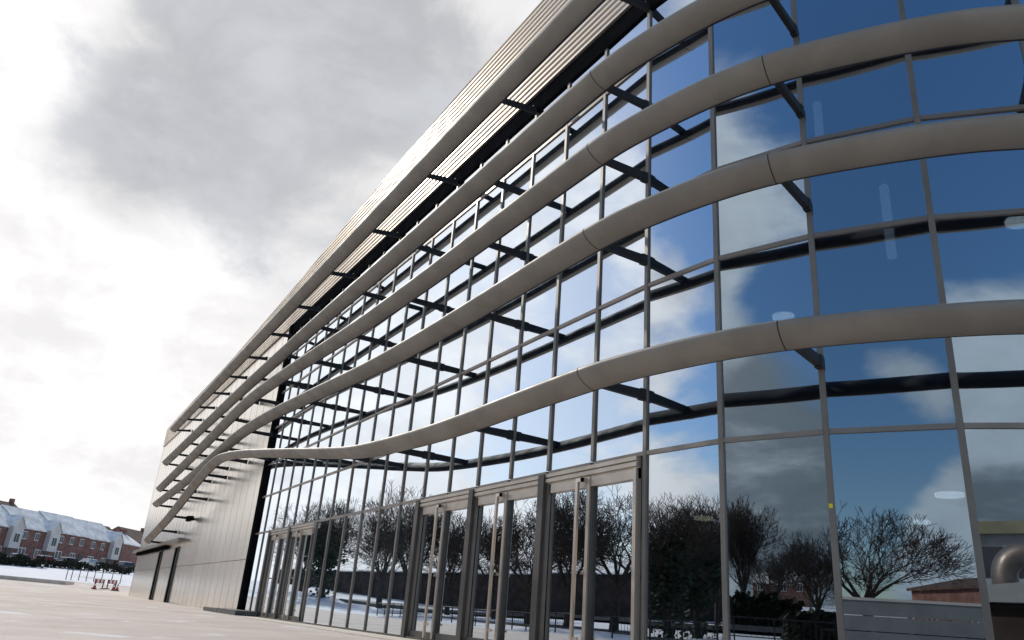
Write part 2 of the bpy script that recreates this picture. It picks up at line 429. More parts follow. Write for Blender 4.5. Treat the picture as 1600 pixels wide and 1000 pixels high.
# plain metal wall of tall panels left of the glass
back = MB(); back.box(XE, c0.x - .34, Yw * U + .05, Yw * U + .5, -.5, zz(4.59)); bpart(back, 'wall_backing', mSeam)
x1 = c0.x - .36
DOORX = [(-23.15, .34), (-20.55, .34)]
pw = SP * U
while x1 > XE + .1:
    x0 = max(XE, x1 - pw); mb = MB()
    for z0, z1 in ((-.3, zz(.62)), (zz(.62), zz(4.59))):
        mb.box(x0 + .012, x1 - .012, Yw * U, Yw * U + .045, z0 + .012, z1 - .012)
    mb.box(x0 - .006, x0 + .006, Yw * U - .008, Yw * U + .04, -.25, zz(4.58))
    bpart(mb, 'wall_panel', mPanel)
    x1 = x0
mb = MB(); mb.box(XE - .04, XE, Yw * U - .01, Yw * U + 60, -.5, zz(5.2)); bpart(mb, 'end_wall', mPanel)
mb = MB()
pts = [(XE, Yw * U + .35)] + [(P.x, P.y + .35) if i <= M4 else tuple(P - nrm(i) * .35) for i, P in enumerate(NODES)] + [(NODES[-1].x - .35, 75), (XE, 75)]
mb.face([(p[0], p[1], zz(4.75)) for p in pts]); bpart(mb, 'roof', mRoofS)
# doors in the metal wall
for X, w in DOORX:
    mb = MB(); mb.box(X * U - .55, X * U + .55, Yw * U - .06, Yw * U - .004, -.2, zz(1.05)); d = bpart(mb, 'door', mBlk)
    h = MB(); h.box(X * U - .62, X * U - .55, Yw * U - .10, Yw * U - .004, -.2, zz(1.08)); h.box(X * U + .55, X * U + .62, Yw * U - .10, Yw * U - .004, -.2, zz(1.08)); h.box(X * U - .55, X * U + .55, Yw * U - .10, Yw * U - .004, zz(1.05), zz(1.08)); bpart(h, 'door_frame', mAlD, d)
mb = MB(); mb.box(-28.4 * U, -19.6 * U, Yw * U - .5, Yw * U - .003, zz(1.16), zz(1.23)); bpart(mb, 'door_canopy', mAl)
mb = MB(); mb.box(-28.0 * U, -22.0 * U, Yw * U - .3, Yw * U - .05, zz(1.08), zz(1.16) - .003); bpart(mb, 'canopy_bracket', mBlk)
# floodlight on the metal wall
mb = MB(); fx, fz = -19.1 * U, zz(1.62)
mb.box(fx - .25, fx + .25, Yw * U - .5, Yw * U - .25, fz - .16, fz + .16); mb.box(fx - .06, fx + .06, Yw * U - .25, Yw * U - .003, fz - .06, fz + .06)
mb.box(fx + .5, fx + .8, Yw * U - .45, Yw * U - .2, fz - .14, fz + .14); mb.box(fx - .1, fx + .7, Yw * U - .24, Yw * U - .18, fz - .03, fz + .03)
bpart(mb, 'floodlight', mBlk)
# plinth blocks at the corner
mb = MB(); mb.box(-14.4 * U, -13.25 * U, Yw * U - .9, Yw * U - .01, -.1, .22); bpart(mb, 'plinth', mPlinth)
mb = MB(); mb.box(-13.2 * U, -11.9 * U, Yw * U - 1.0, Yw * U - .13, -.1, .24); bpart(mb, 'plinth', mPlinth)
# ------------------------------------------------------------------ sunshade fins
def cat(pts, n=8):
    out = []
    P = [pts[0]] + list(pts) + [pts[-1]]
    for i in range(1, len(P) - 2):
        for k in range(n):
            t = k / n; a, b, c, d = (Vector(P[i - 1]), Vector(P[i]), Vector(P[i + 1]), Vector(P[i + 2]))
            out.append(.5 * ((2 * b) + (c - a) * t + (2 * a - 5 * b + 4 * c - d) * t * t + (3 * b - a - 3 * c + d) * t ** 3))
    out.append(Vector(pts[-1])); return out
YF = 2.56
plan = cat([(-22.8, YF), (-20, YF), (-17, YF), (-14, YF), (-11, YF), (-8, YF), (-6, YF), (-4.6, YF), (-3.95, YF), (-3.45, 2.568), (-3.1, 2.61), (-2.69, 2.695), (-2.38, 2.80), (-2.09, 2.955),
            (-1.73, 3.20), (-1.47, 3.43), (-1.22, 3.74), (-1.02, 4.15), (-.90, 4.65), (-.85, 5.2), (-.85, 6.5), (-.85, 8.5)], 8)
ZT = [
 [(-22.8, 4.2), (-14, 4.30), (-10, 4.34), (-5, 4.36), (0, 4.36)],
 [(-22.8, 3.28), (-17, 3.42), (-13.5, 3.50), (-10, 3.53), (-7, 3.516), (0, 3.516)],
 [(-22.8, 2.58), (-19.5, 2.77), (-16.3, 2.97), (-14.4, 3.10), (-12.9, 3.15), (-11.2, 3.11), (-9.5, 3.03), (-7.8, 2.95), (-6.3, 2.92), (-5, 2.917), (0, 2.917)],
 [(-22.8, 2.18), (-19.5, 2.28), (-16.8, 2.40), (-15, 2.52), (-13.3, 2.60), (-11.3, 2.56), (-9.2, 2.44), (-7.4, 2.33), (-6, 2.29), (-4.5, 2.285), (0, 2.285)],
 [(-22.8, 1.25), (-20, 1.60), (-18, 1.95), (-16.4, 2.24), (-15.4, 2.35), (-14.6, 2.355), (-13, 2.20), (-11.3, 1.98), (-9.5, 1.735), (-8.3, 1.57), (-7.3, 1.45), (-6, 1.375), (-5, 1.355), (-4, 1.36), (0, 1.36)]]
def smooth_tab(tab):
    pts = cat([(x, z) for x, z in tab], 6); return [(p[0], p[1]) for p in pts]
def fin_section(C, tan, a=.089, b=.040, n=20, grow=0.):
    """elliptical blade section, sharper at the inner side"""
    nn_ = Vector((tan.y, -tan.x)); out = []
    for k in range(n):
        th = 2 * math.pi * k / n
        cx_ = math.cos(th); sz_ = math.sin(th)
        aa = (a if cx_ > 0 else a * 1.05) + grow; bb = b + grow
        p_, q_ = cx_ * aa * U, sz_ * bb * U             # blade rolled so that its outer edge is the high one
        px = p_ * .87 - q_ * .49; pz = p_ * .49 + q_ * .87
        q = Vector((C[0] * U, C[1] * U)) + nn_ * px
        out.append((q.x, q.y, zz(C[2]) + pz))
    return out
JX = (-3.585, -2.335)
for fi in range(5):
    tab = smooth_tab(ZT[fi])
    C = [(p.x, p.y, lerp_tab(p.x, tab) if p.x < -3.6 else tab[-1][1]) for p in plan]
    tans = []
    for i in range(len(C)):
        a_, b_ = C[max(0, i - 1)], C[min(len(C) - 1, i + 1)]
        tans.append(Vector((b_[0] - a_[0], b_[1] - a_[1])).normalized())
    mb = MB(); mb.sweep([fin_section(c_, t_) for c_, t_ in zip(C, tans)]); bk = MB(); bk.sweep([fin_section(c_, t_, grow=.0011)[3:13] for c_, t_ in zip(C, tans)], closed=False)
    fin = bpart(mb, 'sunshade_fin', mFin, smooth=True)
    fin.data.polygons[-1].use_smooth = False; fin.data.polygons[-2].use_smooth = False
    bpart(bk, 'fin_back_darkened', mFinB, fin, smooth=True)  # dark strip added over the back to deepen the fin's mirror image
    for X in JX:
        i = min(range(len(C)), key=lambda k: abs(C[k][0] - X) + (10 if C[k][1] > 3.3 else 0))
        c_, t_ = Vector(C[i]), tans[i]
        d = Vector((t_.x, t_.y, 0)) * (.008 / U)
        mb = MB(); mb.sweep([fin_section(c_ - d, t_, grow=.0012), fin_section(c_ + d, t_, grow=.0012)])
        bpart(mb, 'joint_ring', mFinJ, fin)
    # bracket arms
    def arm(root, tip, z0, z1, w=.045):
        mb = MB(); r = Vector(root); q = Vector(tip); d = (r - q).normalized(); s_ = Vector((-d.y, d.x)) * w
        h0, h1 = .06, .085
        mb.hexa([(*(q - s_), z1 - h0), (*(r - s_), z0 - h1), (*(r + s_), z0 - h1), (*(q + s_), z1 - h0),
                 (*(q - s_), z1 + h0), (*(r - s_), z0 + h1), (*(r + s_), z0 + h1), (*(q + s_), z1 + h0)])
        s2 = s_ * 1.15
        e = r - d * .12
        mb.hexa([(*(e - s2), z0 - .10), (*(r - s2), z0 - .10), (*(r + s2), z0 - .10), (*(e + s2), z0 - .10),
                 (*(e - s2), z0 + .10), (*(r - s2), z0 + .10), (*(r + s2), z0 + .10), (*(e + s2), z0 + .10)])
        bpart(mb, 'bracket_arm', mArm)
    for k in range(0, 13):
        X = -3.585 - 1.581 * k if k <= 6 else -13.07 - (k - 6) * 1.62
        Z = lerp_tab(X, tab)
        arm((X * U, Yw * U - .034), (X * U, YF * U), zz(Z + (.06 if fi == 0 else 0)), zz(Z))
    for i, tipc in ((M4 + 2, (-2.335, 2.815)), (M4 + 4, (-1.25, 3.69)), (M4 + 6, (-.88, 4.75)), (M4 + 8, (-.85, 5.9))):
        P = NODES[i]; n = nrm(i); r = P + n * .034
        arm(r, (tipc[0] * U, tipc[1] * U), zz(tab[-1][1]), zz(tab[-1][1]))
# ------------------------------------------------------------------ entrance doors
def door_bay(i0, last=False, far=False):
    """two-leaf door bay between nodes i0 and i0+2 of the straight front"""
    A, Mi, B = NODES[i0], NODES[i0 + 1], NODES[i0 + 2]; y = A.y
    d = empty('door_bay', (0, 0, 0)); d.parent = bld
    off = -Vector(bld.location)
    def dp(mb, name, m):
        mb.v = [tuple(Vector(p) + off) for p in mb.v]; return mb.build(name, m, d)
    head = MB(); zt = zz(1.0) - .047
    for z1, z0, o in ((zt, zt - .07, .12), (zt - .07, zt - .10, .07), (zt - .10, zt - .17, .115), (zt - .17, zt - .20, .06)):
        head.box(A.x + .002, B.x - (.10 if last else .002), y - o, y - .002, z0, z1)
    dp(head, 'door_header', mDoor)
    leafhead = MB(); leafhead.box(A.x + .22, B.x - .10, y - .07, y + .05, zt - .38, zt - .205); dp(leafhead, 'door_rail', mDoor)
    post = MB(); post.box(A.x - .14, A.x + .07, y - .15, y - .003, 0, zt - .001 if True else 0); dp(post, 'door_post', mAlD)
    edge = MB(); edge.box(A.x + .072, A.x + .14, y - .07, y - .004, .03, zt - .203); dp(edge, 'door_stile', mAl)
    mid = MB(); mid.box(Mi.x - .045, Mi.x + .045, y - .09, y + .03, .03, zt - .205); dp(mid, 'door_stile', mDoor)
    gap = MB(); gap.box(Mi.x + .047, Mi.x + .10, y - .05, y + .03, .03, zt - .384); dp(gap, 'door_stile', mAlD)
    bar = MB(); xb = Mi.x - .22; zb = zt - .30
    bar.box(xb - .035, xb + .035, y - .20, y - .15, .12, zb); bar.box(xb - .035, Mi.x - .047, y - .20, y - .15, zb + .001, zb + .07)
    bar.box(xb - .03, Mi.x - .047, y - .19, y - .16, 1.5, 1.55); bar.box(Mi.x - .10, Mi.x - .047, y - .20, y - .08, zb + .001, zb + .07)
    bar.box(xb - .03, Mi.x - .047, y - .19, y - .16, .4, .45); bar.box(Mi.x - .10, Mi.x - .047, y - .19, y - .08, 1.5, 1.55)
    dp(bar, 'door_handle', mBar)
    bot = MB(); bot.box(A.x + .2, Mi.x - .05, y - .06, y + .05, .101, .24); bot.box(Mi.x + .165, B.x - .11, y - .06, y + .05, .101, .24); dp(bot, 'door_rail', mAlD)
    if last:
        e = MB(); e.box(B.x - .18, B.x - .10, y - .12, y - .004, .03, zt - .202); dp(e, 'door_stile', mDoor)
    else:
        e = MB(); e.box(B.x - .22, B.x - .15, y - .07, y - .004, .03, zt - .203); dp(e, 'door_stile', mAl)
    return d
door_bay(M4 - 2, True); door_bay(M4 - 4); door_bay(M4 - 6)
door_bay(M4 - 14); door_bay(M4 - 16)
# ------------------------------------------------------------------ interior seen faintly through the glass
inner = [P + Vector((0, 7.5)) if i <= M4 else P - nrm(i) * 7.5 for i, P in enumerate(NODES)]
mb = MB()
for a_, b_ in zip(inner, inner[1:]): 
    if (b_ - a_).length > .02: mb.slab(a_, b_, -.2, 0, 0, zz(4.6))
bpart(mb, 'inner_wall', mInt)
mb = MB(); pts = [tuple(P - nrm(i) * .12) for i, P in enumerate(NODES)]
for i in range(len(NODES) - 1): mb.face([(*pts[i], .06), (*pts[i + 1], .06), (*inner[i + 1], .06), (*inner[i], .06)])
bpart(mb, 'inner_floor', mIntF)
mb = MB()
for i in range(len(NODES) - 1): mb.face([(*pts[i], zz(4.42)), (*pts[i + 1], zz(4.42)), (*inner[i + 1], zz(4.42)), (*inner[i], zz(4.42))])
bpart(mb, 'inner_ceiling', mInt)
def beyond(px, py, extra):
    """point inside the building: along the sight line, a given distance past the glass"""
    d = ray(px, py).normalized(); best = None
    for i in range(M4 - 2, len(NODES) - 1):
        A, B = NODES[i], NODES[i + 1]; e = B - A
        den_ = d.x * e.y - d.y * e.x
        if abs(den_) < 1e-9: continue
        t_ = (A.x * e.y - A.y * e.x) / den_; s_ = ((d.x * t_ - A.x) * e.x + (d.y * t_ - A.y) * e.y) / e.length_squared
        if t_ > 0 and -.01 <= s_ <= 1.01 and (best is None or t_ < best): best = t_
    return Vector((0, 0, EYE)) + d * (best + extra)
def disc_lamp(px, py, extra, r, m, label):
    P = beyond(px, py, extra); o = empty('ceiling_lamp', P)
    b = MB(); b.tube((0, 0, 0), (0, 0, .05), r, r, 24); b.build('diffuser', m, o)
    b = MB(); b.tube((0, 0, .052), (0, 0, .12), r * 1.06, r * .9, 24); b.build('housing', mWhite, o)
    b = MB(); b.tube((0, 0, .12), (0, 0, max(.3, zz(4.41) - P.z)), .012, .012, 6); b.build('cable', mBlk, o)
    tag(o, label, 'lamp')
disc_lamp(1224, 497, 3.0, .20, mLampW, 'round white lamp shining behind the glass just above the lowest fin joint')
disc_lamp(1598, 347, 3.0, .26, mLampW, 'round white lamp behind the glass at the right edge above the lowest fin')
disc_lamp(1484, 776, 3.2, .22, mLampW, 'larger oval white lamp glowing behind the ground floor pane with the big tree')
disc_lamp(1440, 818, 4.6, .15, mLampW, 'small white lamp behind the ground floor pane lower left of the larger oval lamp')
disc_lamp(1099, 812, 3.0, .18, mLampY, 'warm yellow lamp behind the ground floor pane right of the entrance doors')
def strip_lamp(px, py0, py1, extra, label):
    P = beyond(px, py1, extra); Q = ray(px, py0); hor = math.hypot(P.x, P.y); zt = EYE + Q.z / math.hypot(Q.x, Q.y) * hor
    o = empty('strip_lamp', P); h = zt - P.z
    b = MB(); b.box(-.06, .06, -.06, .06, 0, h); b.build('diffuser', emis('lamp_tube', (.85, .88, 1), .55) if 'lamp_tube' not in MATS else MATS['lamp_tube'], o)
    b = MB(); b.box(-.07, .07, -.07, .07, h + .002, h + .08); b.build('cap', mAlD, o)
    tag(o, label, 'lamp')
strip_lamp(1281, 160, 217, 3.0, 'vertical white strip lamp behind the glass above the third fin from the ground')
strip_lamp(1394, 288, 403, 3.0, 'long vertical white strip lamp behind the glass right of the second glazing column joint')
# ------------------------------------------------------------------ things around (seen directly or mirrored in the glass)
def facet(i):
    if i < M4: return Vector((0, Yw * U)), Vector((0, -1))
    A, B = NODES[i], NODES[i + 1]; t = (B - A).normalized(); return A, Vector((t.y, -t.x))
def refl_pos(px, D, fi=0):
    r = ray(px, 900); h = Vector((r.x, r.y)).normalized() * D
    P0, n = facet(fi); k = (h - P0).dot(n); q = h - n * 2 * k
    return q
def ztop(px, py, D):
    r = ray(px, py); return EYE + r.z / math.hypot(r.x, r.y) * D
TREES = []
TL = 7
def make_tree_meshes(seed, spread, ivy, h=10., kind=0):
    rnd = random.Random(seed); tr_ = MB(); cr = MB(); lf = MB()
    def seg(mb, p, q, r0, r1, n):
        mb.tube(p, q, r0, r1, n, cap=False)
    def grow(p, d, ln, r, lev):
        nseg = 3 if lev < 4 else 2
        for k in range(nseg):
            jitter = Vector((rnd.uniform(-1, 1), rnd.uniform(-1, 1), rnd.uniform(-.5, 1))) * (.13 + .03 * lev)
            d = (d + jitter * .8 + Vector((0, 0, .06 if kind == 0 else .12))).normalized()
            q = p + d * ln / nseg; r2 = r * .86
            r_a, r_b = max(r, .0095), max(r2, .0085)
            seg(tr_ if lev < 3 else cr, p, q, r_a, r_b, 6 if lev < 2 else (4 if lev < 3 else 3))
            if ivy and lev < 3:
                for _ in range(26 if lev else 60):
                    c_ = p.lerp(q, rnd.random()) + Vector((rnd.gauss(0, 1), rnd.gauss(0, 1), rnd.gauss(0, 1))) * (.33 + r)
                    s_ = rnd.uniform(.06, .15); u_ = Vector((rnd.gauss(0, 1), rnd.gauss(0, 1), rnd.gauss(0, 1))).normalized(); v_ = u_.orthogonal().normalized()
                    lf.face([c_ - u_ * s_, c_ + v_ * s_, c_ + u_ * s_, c_ - v_ * s_])
            p = q; r = r2
            if lev >= 1 and lev < 5:
                for _ in range(1 if lev < 5 else 1):
                    if rnd.random() < .70:
                        ax = d.cross(Vector((rnd.gauss(0, 1), rnd.gauss(0, 1), rnd.gauss(0, 1)))).normalized()
                        dd = (Matrix.Rotation(rnd.uniform(.5, 1.05), 3, ax) @ d)
                        grow(p, dd, ln * rnd.uniform(.5, .7), r * .55, lev + 1)
        if lev < 6:
            nb = rnd.choice((2, 3)) if lev else 5
            for k in range(nb):
                ang = 2 * math.pi * (k + rnd.random() * .6) / nb
                u_ = d.orthogonal().normalized(); w_ = d.cross(u_)
                sp = rnd.uniform(.25, .6) * spread if lev else rnd.uniform(.35, .75) * spread
                dd = (d * math.cos(sp) + (u_ * math.cos(ang) + w_ * math.sin(ang)) * math.sin(sp)).normalized()
                grow(p, dd, ln * rnd.uniform(.66, .82), r * .68, lev + 1)
    grow(Vector((0, 0, -.3)), Vector((0, 0, 1)), h * .22, h * .022, 0)
    zmax = max(v[2] for v in cr.v)
    return tr_.mesh('trunk', mBark), cr.mesh('crown', mTwig), (lf.mesh('ivy', mIvy) if ivy else None), zmax
TREES.append(make_tree_meshes(3, 1.3, False))
print('TREEFACES', len(TREES[0][1].polygons), len(TREES[0][0].polygons))
TREES.append(make_tree_meshes(11, .75, False, kind=1))
TREES.append(make_tree_meshes(5, 1.15, True))
TREES.append(make_tree_meshes(21, 1.0, False))
def tree(px, py, D, fi, var, label, wide=1., rz=None):
    q = refl_pos(px, D, fi); z = terr(q.x, q.y); zt = ztop(px, py, D)
    a_, b_, c_, zm = TREES[var]; s = (zt - z) / zm
    o = empty('bare_tree', (q.x, q.y, z - .1), random.uniform(0, 6) if rz is None else rz); o.scale = (s * wide, s * wide, s)
    for nm, me in (('trunk', a_), ('crown', b_), ('ivy', c_)):
        if me:
            w = bpy.data.objects.new(nm, me); S.collection.objects.link(w); w.parent = o
    tag(o, label, 'tree', 'bare winter trees mirrored in the glass'); return o
tl = [
 (1355, 782, 48, M4 + 2, 0, 'broad spreading bare tree mirrored above the white hoarding', 1.3),
 (1163, 770, 58, M4 + 1, 1, 'tall narrow bare tree mirrored in the pane left of the yellow sticker', 1.),
 (1212, 845, 66, M4 + 1, 3, 'smaller bare tree mirrored beside the tall narrow one', 1.1),
 (1275, 822, 52, M4 + 1, 3, 'round bare tree mirrored at the right edge of the pane with the narrow tree', 1.2),
 (1040, 764, 46, M4, 2, 'ivy-clad dark tree mirrored just right of the entrance doors', 1.1),
 (1085, 772, 49, M4, 2, 'ivy-clad dark tree mirrored under the warm lamp', 1.15),
 (1118, 790, 60, M4, 3, 'bare tree mirrored against the second mullion from the doors', 1.1),
 (960, 748, 56, 0, 0, 'bare tree mirrored in the right leaf of the nearest entrance door', 1.2),
 (888, 762, 60, 0, 3, 'bare tree mirrored in the left leaf of the nearest entrance door', 1.1),
 (828, 775, 66, 0, 0, 'bare tree mirrored in the right leaf of the middle entrance door', 1.1),
 (776, 800, 80, 0, 3, 'bare tree mirrored in the left leaf of the middle entrance door', 1.2),
 (708, 800, 88, 0, 3, 'bare tree mirrored in the left entrance door of the near three', 1.2),
 (640, 757, 90, 0, 3, 'tall tree mirrored in the panes left of the near entrance doors', 1.1),
 (600, 790, 105, 0, 3, 'bare tree mirrored left of the tallest tree beside the near doors', 1.2),
 (503, 772, 120, 0, 2, 'tree mirrored above the far entrance doors', 1.2),
 (475, 800, 135, 0, 3, 'bare tree mirrored above the left far entrance door', 1.1)]
for a_ in tl: tree(*a_[:6], wide=a_[6])
# long low brick building mirrored behind the doors
def prism_roof(mb, x0, x1, y0, y1, z0, zr, over=.3):
    ym = (y0 + y1) / 2
    A = [(x0 - over, y0 - over, z0), (x1 + over, y0 - over, z0), (x1 + over, ym, zr), (x0 - over, ym, zr), (x1 + over, y1 + over, z0), (x0 - over, y1 + over, z0)]
    th = .18; b = len(mb.v); mb.v += A + [(p[0], p[1], p[2] - th) for p in A]
    for f in ((0, 1, 2, 3), (3, 2, 4, 5), (9, 8, 7, 6), (11, 10, 8, 9), (0, 6, 7, 1), (5, 4, 10, 11), (0, 3, 9, 6), (3, 5, 11, 9), (1, 7, 8, 2), (2, 8, 10, 4)): mb.f.append(tuple(b + i for i in f))
rr = random.Random(4)
def gable_house(name, P, rz, w, dep, eav, ridge, wallm, roofm, label, cat='house', win=(), bay=None, group=None, door=None, sink=1.0):
    """front faces local -Y"""
    o = empty(name, (P[0], P[1], P[2]), rz)
    mb = MB(); mb.box(-w / 2, w / 2, 0, dep, -sink, eav - .06)
    b = len(mb.v); mb.v += [(-w / 2, .02, eav - .06), (-w / 2, dep - .02, eav - .06), (-w / 2, dep / 2, ridge - .2), (w / 2, .02, eav - .06), (w / 2, dep - .02, eav - .06), (w / 2, dep / 2, ridge - .2)]
    mb.f += [(b, b + 1, b + 2), (b + 3, b + 5, b + 4), (b, b + 2, b + 5, b + 3), (b + 1, b + 4, b + 5, b + 2)]
    mb.build('wall', wallm, o)
    mb = MB(); prism_roof(mb, -w / 2 + .2, w / 2 - .2, 0, dep, eav, ridge); rf = mb.build('roof', roofm, o)
    ch = MB(); _ = ridge
    if rr.random() < .4 and label[:6] != 'orange': ch.box(w / 2 - .9, w / 2 - .3, dep / 2 - .4, dep / 2 + .4, ridge - .6, ridge + .75); 
    if ch.v: ch.build('chimney', wallm, rf)
    for (x, z, ww, hh) in win:
        f = MB(); f.box(x - ww / 2, x + ww / 2, -.05, -.003, z, z + hh); fo = f.build('window', mWhite, o)
        g_ = MB()
        for s_ in (-1, 1): g_.box(x + s_ * ww * .24 - ww * .19, x + s_ * ww * .24 + ww * .19, -.07, -.052, z + .1, z + hh - .1)
        g_.build('pane', mGlassD, fo)
    if door:
        f = MB(); f.box(door - .5, door + .5, -.06, -.003, 0, 2.1); f.build('door', mCarA, o)
    if bay:
        bx, bw, bz0, bz1, gz = bay
        m_ = MB(); m_.box(bx - bw / 2, bx + bw / 2, -.9, -.002, bz0, bz1); q = len(m_.v)
        m_.v += [(bx - bw / 2, -.9, bz1), (bx + bw / 2, -.9, bz1), (bx, -.9, gz), (bx - bw / 2, 1.8, bz1), (bx + bw / 2, 1.8, bz1), (bx, 1.8, gz)]
        m_.f += [(q, q + 1, q + 2), (q + 3, q + 5, q + 4), (q, q + 2, q + 5, q + 3), (q + 1, q + 4, q + 5, q + 2)]
        by = m_.build('gable_bay', mRender, o)
        r_ = MB()
        for s_ in (-1, 1):
            e = (bx + s_ * (bw / 2 + .25), bz1 - .15)
            r_.hexa([(e[0], -1.1, e[1]), (bx, -1.1, gz + .03), (bx, 2.4, gz + .03), (e[0], 2.4, e[1]), (e[0], -1.1, e[1] + .16), (bx, -1.1, gz + .19), (bx, 2.4, gz + .19), (e[0], 2.4, e[1] + .16)])
        r_.build('bay_roof', mRoofS, by)
        f = MB(); f.box(bx - .6, bx + .6, -.95, -.903, bz0 + .8, bz0 + 2.3); f.build('bay_window', mWhite, by)
        f = MB(); f.box(bx - .5, bx - .04, -.97, -.952, bz0 + .9, bz0 + 2.2); f.box(bx + .04, bx + .5, -.97, -.952, bz0 + .9, bz0 + 2.2); f.build('bay_pane', mGlassD, by)
    tag(o, label, cat, group); return o
A = refl_pos(430, 165, 0); B = refl_pos(1010, 97, 0)
zA_, zB_ = terr(A.x, A.y), terr(B.x, B.y)
mid = (A + B) / 2; dv = B - A; rz = math.atan2(dv.y, dv.x) + math.pi      # front faces the plaza (+Y side)
lw = dv.length; zt_ = min(zA_, zB_)
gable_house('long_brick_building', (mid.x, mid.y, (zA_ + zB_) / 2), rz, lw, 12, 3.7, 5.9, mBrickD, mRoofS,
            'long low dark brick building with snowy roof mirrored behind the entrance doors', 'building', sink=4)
# facing: front local -Y must look towards the camera side
# second stretch mirrored right of the doors
q = refl_pos(1060, 80, M4)
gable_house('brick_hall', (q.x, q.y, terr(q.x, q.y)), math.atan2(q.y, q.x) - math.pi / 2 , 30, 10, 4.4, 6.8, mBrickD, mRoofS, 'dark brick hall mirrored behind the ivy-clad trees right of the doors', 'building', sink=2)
for px, D, fi, w, e, r_, lab in ((1200, 185, M4 + 1, 6, 4.2, 6.6, 'brick house with snowy roof mirrored left of the small bare tree'), (1238, 165, M4 + 1, 6, 3.8, 6.4, 'brick house mirrored low beside the yellow-stickered mullion'),
                            (1482, 62, M4 + 2, 8, 5.6, 6.6, 'orange-red brick house mirrored right of the broad bare tree')):
    q = refl_pos(px, D, fi); z = terr(q.x, q.y)
    if px == 1482:
        z = ztop(px, 893, D) - 6.6
    gable_house('brick_house', (q.x, q.y, z), math.atan2(q.y, q.x) - math.pi / 2 + (.95 if px == 1482 else .2), w, 8, e, r_, mBrick, mRoofS if px != 1482 else mTile, lab, 'house', sink=4,
                win=[(-w / 4, 2.6, 1.1, 1.1), (w / 4, 2.6, 1.1, 1.1)])
# white slatted hoarding mirrored low in the right panes
q0 = refl_pos(1308, 24, M4 + 2); q1 = refl_pos(1548, 24, M4 + 2)
hz = ztop(1400, 940, 24)
hb = empty('white_hoarding', (q0.x, q0.y, 0)); dv = q1 - q0
mb = MB(); nb = 5; zb = terr(q0.x, q0.y) - .1
for k in range(nb):
    z0 = zb + (hz - zb) * k / nb; z1 = zb + (hz - zb) * (k + 1) / nb - .025
    mb.slab((0, 0), dv, -.04, .04, z0, z1)
mb.build('board_panel', mSiding, hb)
for k in range(5):
    p = dv * (k / 4) + Vector((q0.x, q0.y)).normalized() * .11; mb = MB(); mb.box(p.x - .04, p.x + .04, p.y - .04, p.y + .04, zb, hz + .02)
    sgn = 1
    mb.build('post', mSiding, hb, loc=(0, 0, 0))
mb = MB(); mb.slab((0, 0), dv, -.06, .06, hz - .02, hz + .05); mb.build('top_rail', mWhite, hb)
tag(hb, 'pale slatted hoarding mirrored below the broad bare tree', 'fence')
# flat-roofed plant room, duct and modern block mirrored at the right edge
q = refl_pos(1590, 20, M4 + 3); pr = empty('plant_room', (q.x, q.y, 0), math.atan2(q.y, q.x)); zr = ztop(1590, 935, 20)
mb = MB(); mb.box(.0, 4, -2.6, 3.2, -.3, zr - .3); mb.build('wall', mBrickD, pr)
mb = MB(); mb.hexa([(-.3, -2.9, zr - .28), (4.2, -2.9, zr - .28), (4.2, 3.5, zr - .28), (-.3, 3.5, zr - .28), (-.3, -2.9, zr - .1), (4.2, -2.9, zr + .35), (4.2, 3.5, zr + .35), (-.3, 3.5, zr - .1)]); mb.build('roof', mSiding, pr)
tag(pr, 'low dark plant room with white sloping roof mirrored at the right edge', 'building')
q = refl_pos(1572, 21.3, M4 + 3); zb_ = zr + .0; zt2 = ztop(1572, 862, 21.3)
n_ = Vector(facet(M4 + 3)[1]); side = (refl_pos(1600, 21.3, M4 + 3) - refl_pos(1560, 21.3, M4 + 3)).normalized()
dp_ = empty('vent_duct', (q.x, q.y, zb_ - .05))
pts = [(0, 0, 0), (0, 0, (zt2 - zb_) * .55)]
for k in range(1, 9):
    a_ = math.pi / 2 * k / 8; R_ = .5
    pts.append((side.x * R_ * (1 - math.cos(a_)), side.y * R_ * (1 - math.cos(a_)), (zt2 - zb_) * .55 + R_ * math.sin(a_)))
pts.append((side.x * 4, side.y * 4, pts[-1][2] + .05))
mb = MB()
secs = []
for i, p in enumerate(pts):
    a_ = Vector(pts[max(0, i - 1)]); b_ = Vector(pts[min(len(pts) - 1, i + 1)]); d_ = (b_ - a_).normalized(); u_ = Vector((side.y, -side.x, 0)); w_ = d_.cross(u_)
    secs.append([Vector(p) + (u_ * math.cos(2 * math.pi * k / 20) + w_ * math.sin(2 * math.pi * k / 20)) * .27 for k in range(20)])
mb.sweep(secs); mb.build('duct', mDuct, dp_, smooth=True)
mb = MB(); mb.tube((0, 0, -.02), (0, 0, .10), .34, .34, 20); mb.build('collar', mDuct, dp_)
tag(dp_, 'fat bent metal vent duct mirrored over the white roof at the right edge', 'duct')
q = refl_pos(1600, 60, M4 + 3); z = terr(q.x, q.y); zt3 = ztop(1590, 815, 60)
ob = empty('office_block', (q.x, q.y, z), math.atan2(q.y, q.x))
H_ = zt3 - z
mb = MB(); mb.box(0, 14, -14, 8, -2, H_ - .8); mb.build('wall', mSiding, ob)
mb = MB(); mb.box(-.8, 15, -15, 8.8, H_ - .79, H_); mb.build('roof', mGreen, ob)
for lv in range(2):
    z0 = H_ - 3.4 - lv * 3.4
    for k in range(5):
        mb = MB(); mb.box(-.08, -.003, -13 + k * 4.2, -13 + k * 4.2 + 3.8, z0, z0 + 1.9); mb.build('window', mGlassD, ob)
tag(ob, 'modern office block with yellowish flat roof mirrored at the right edge', 'building')
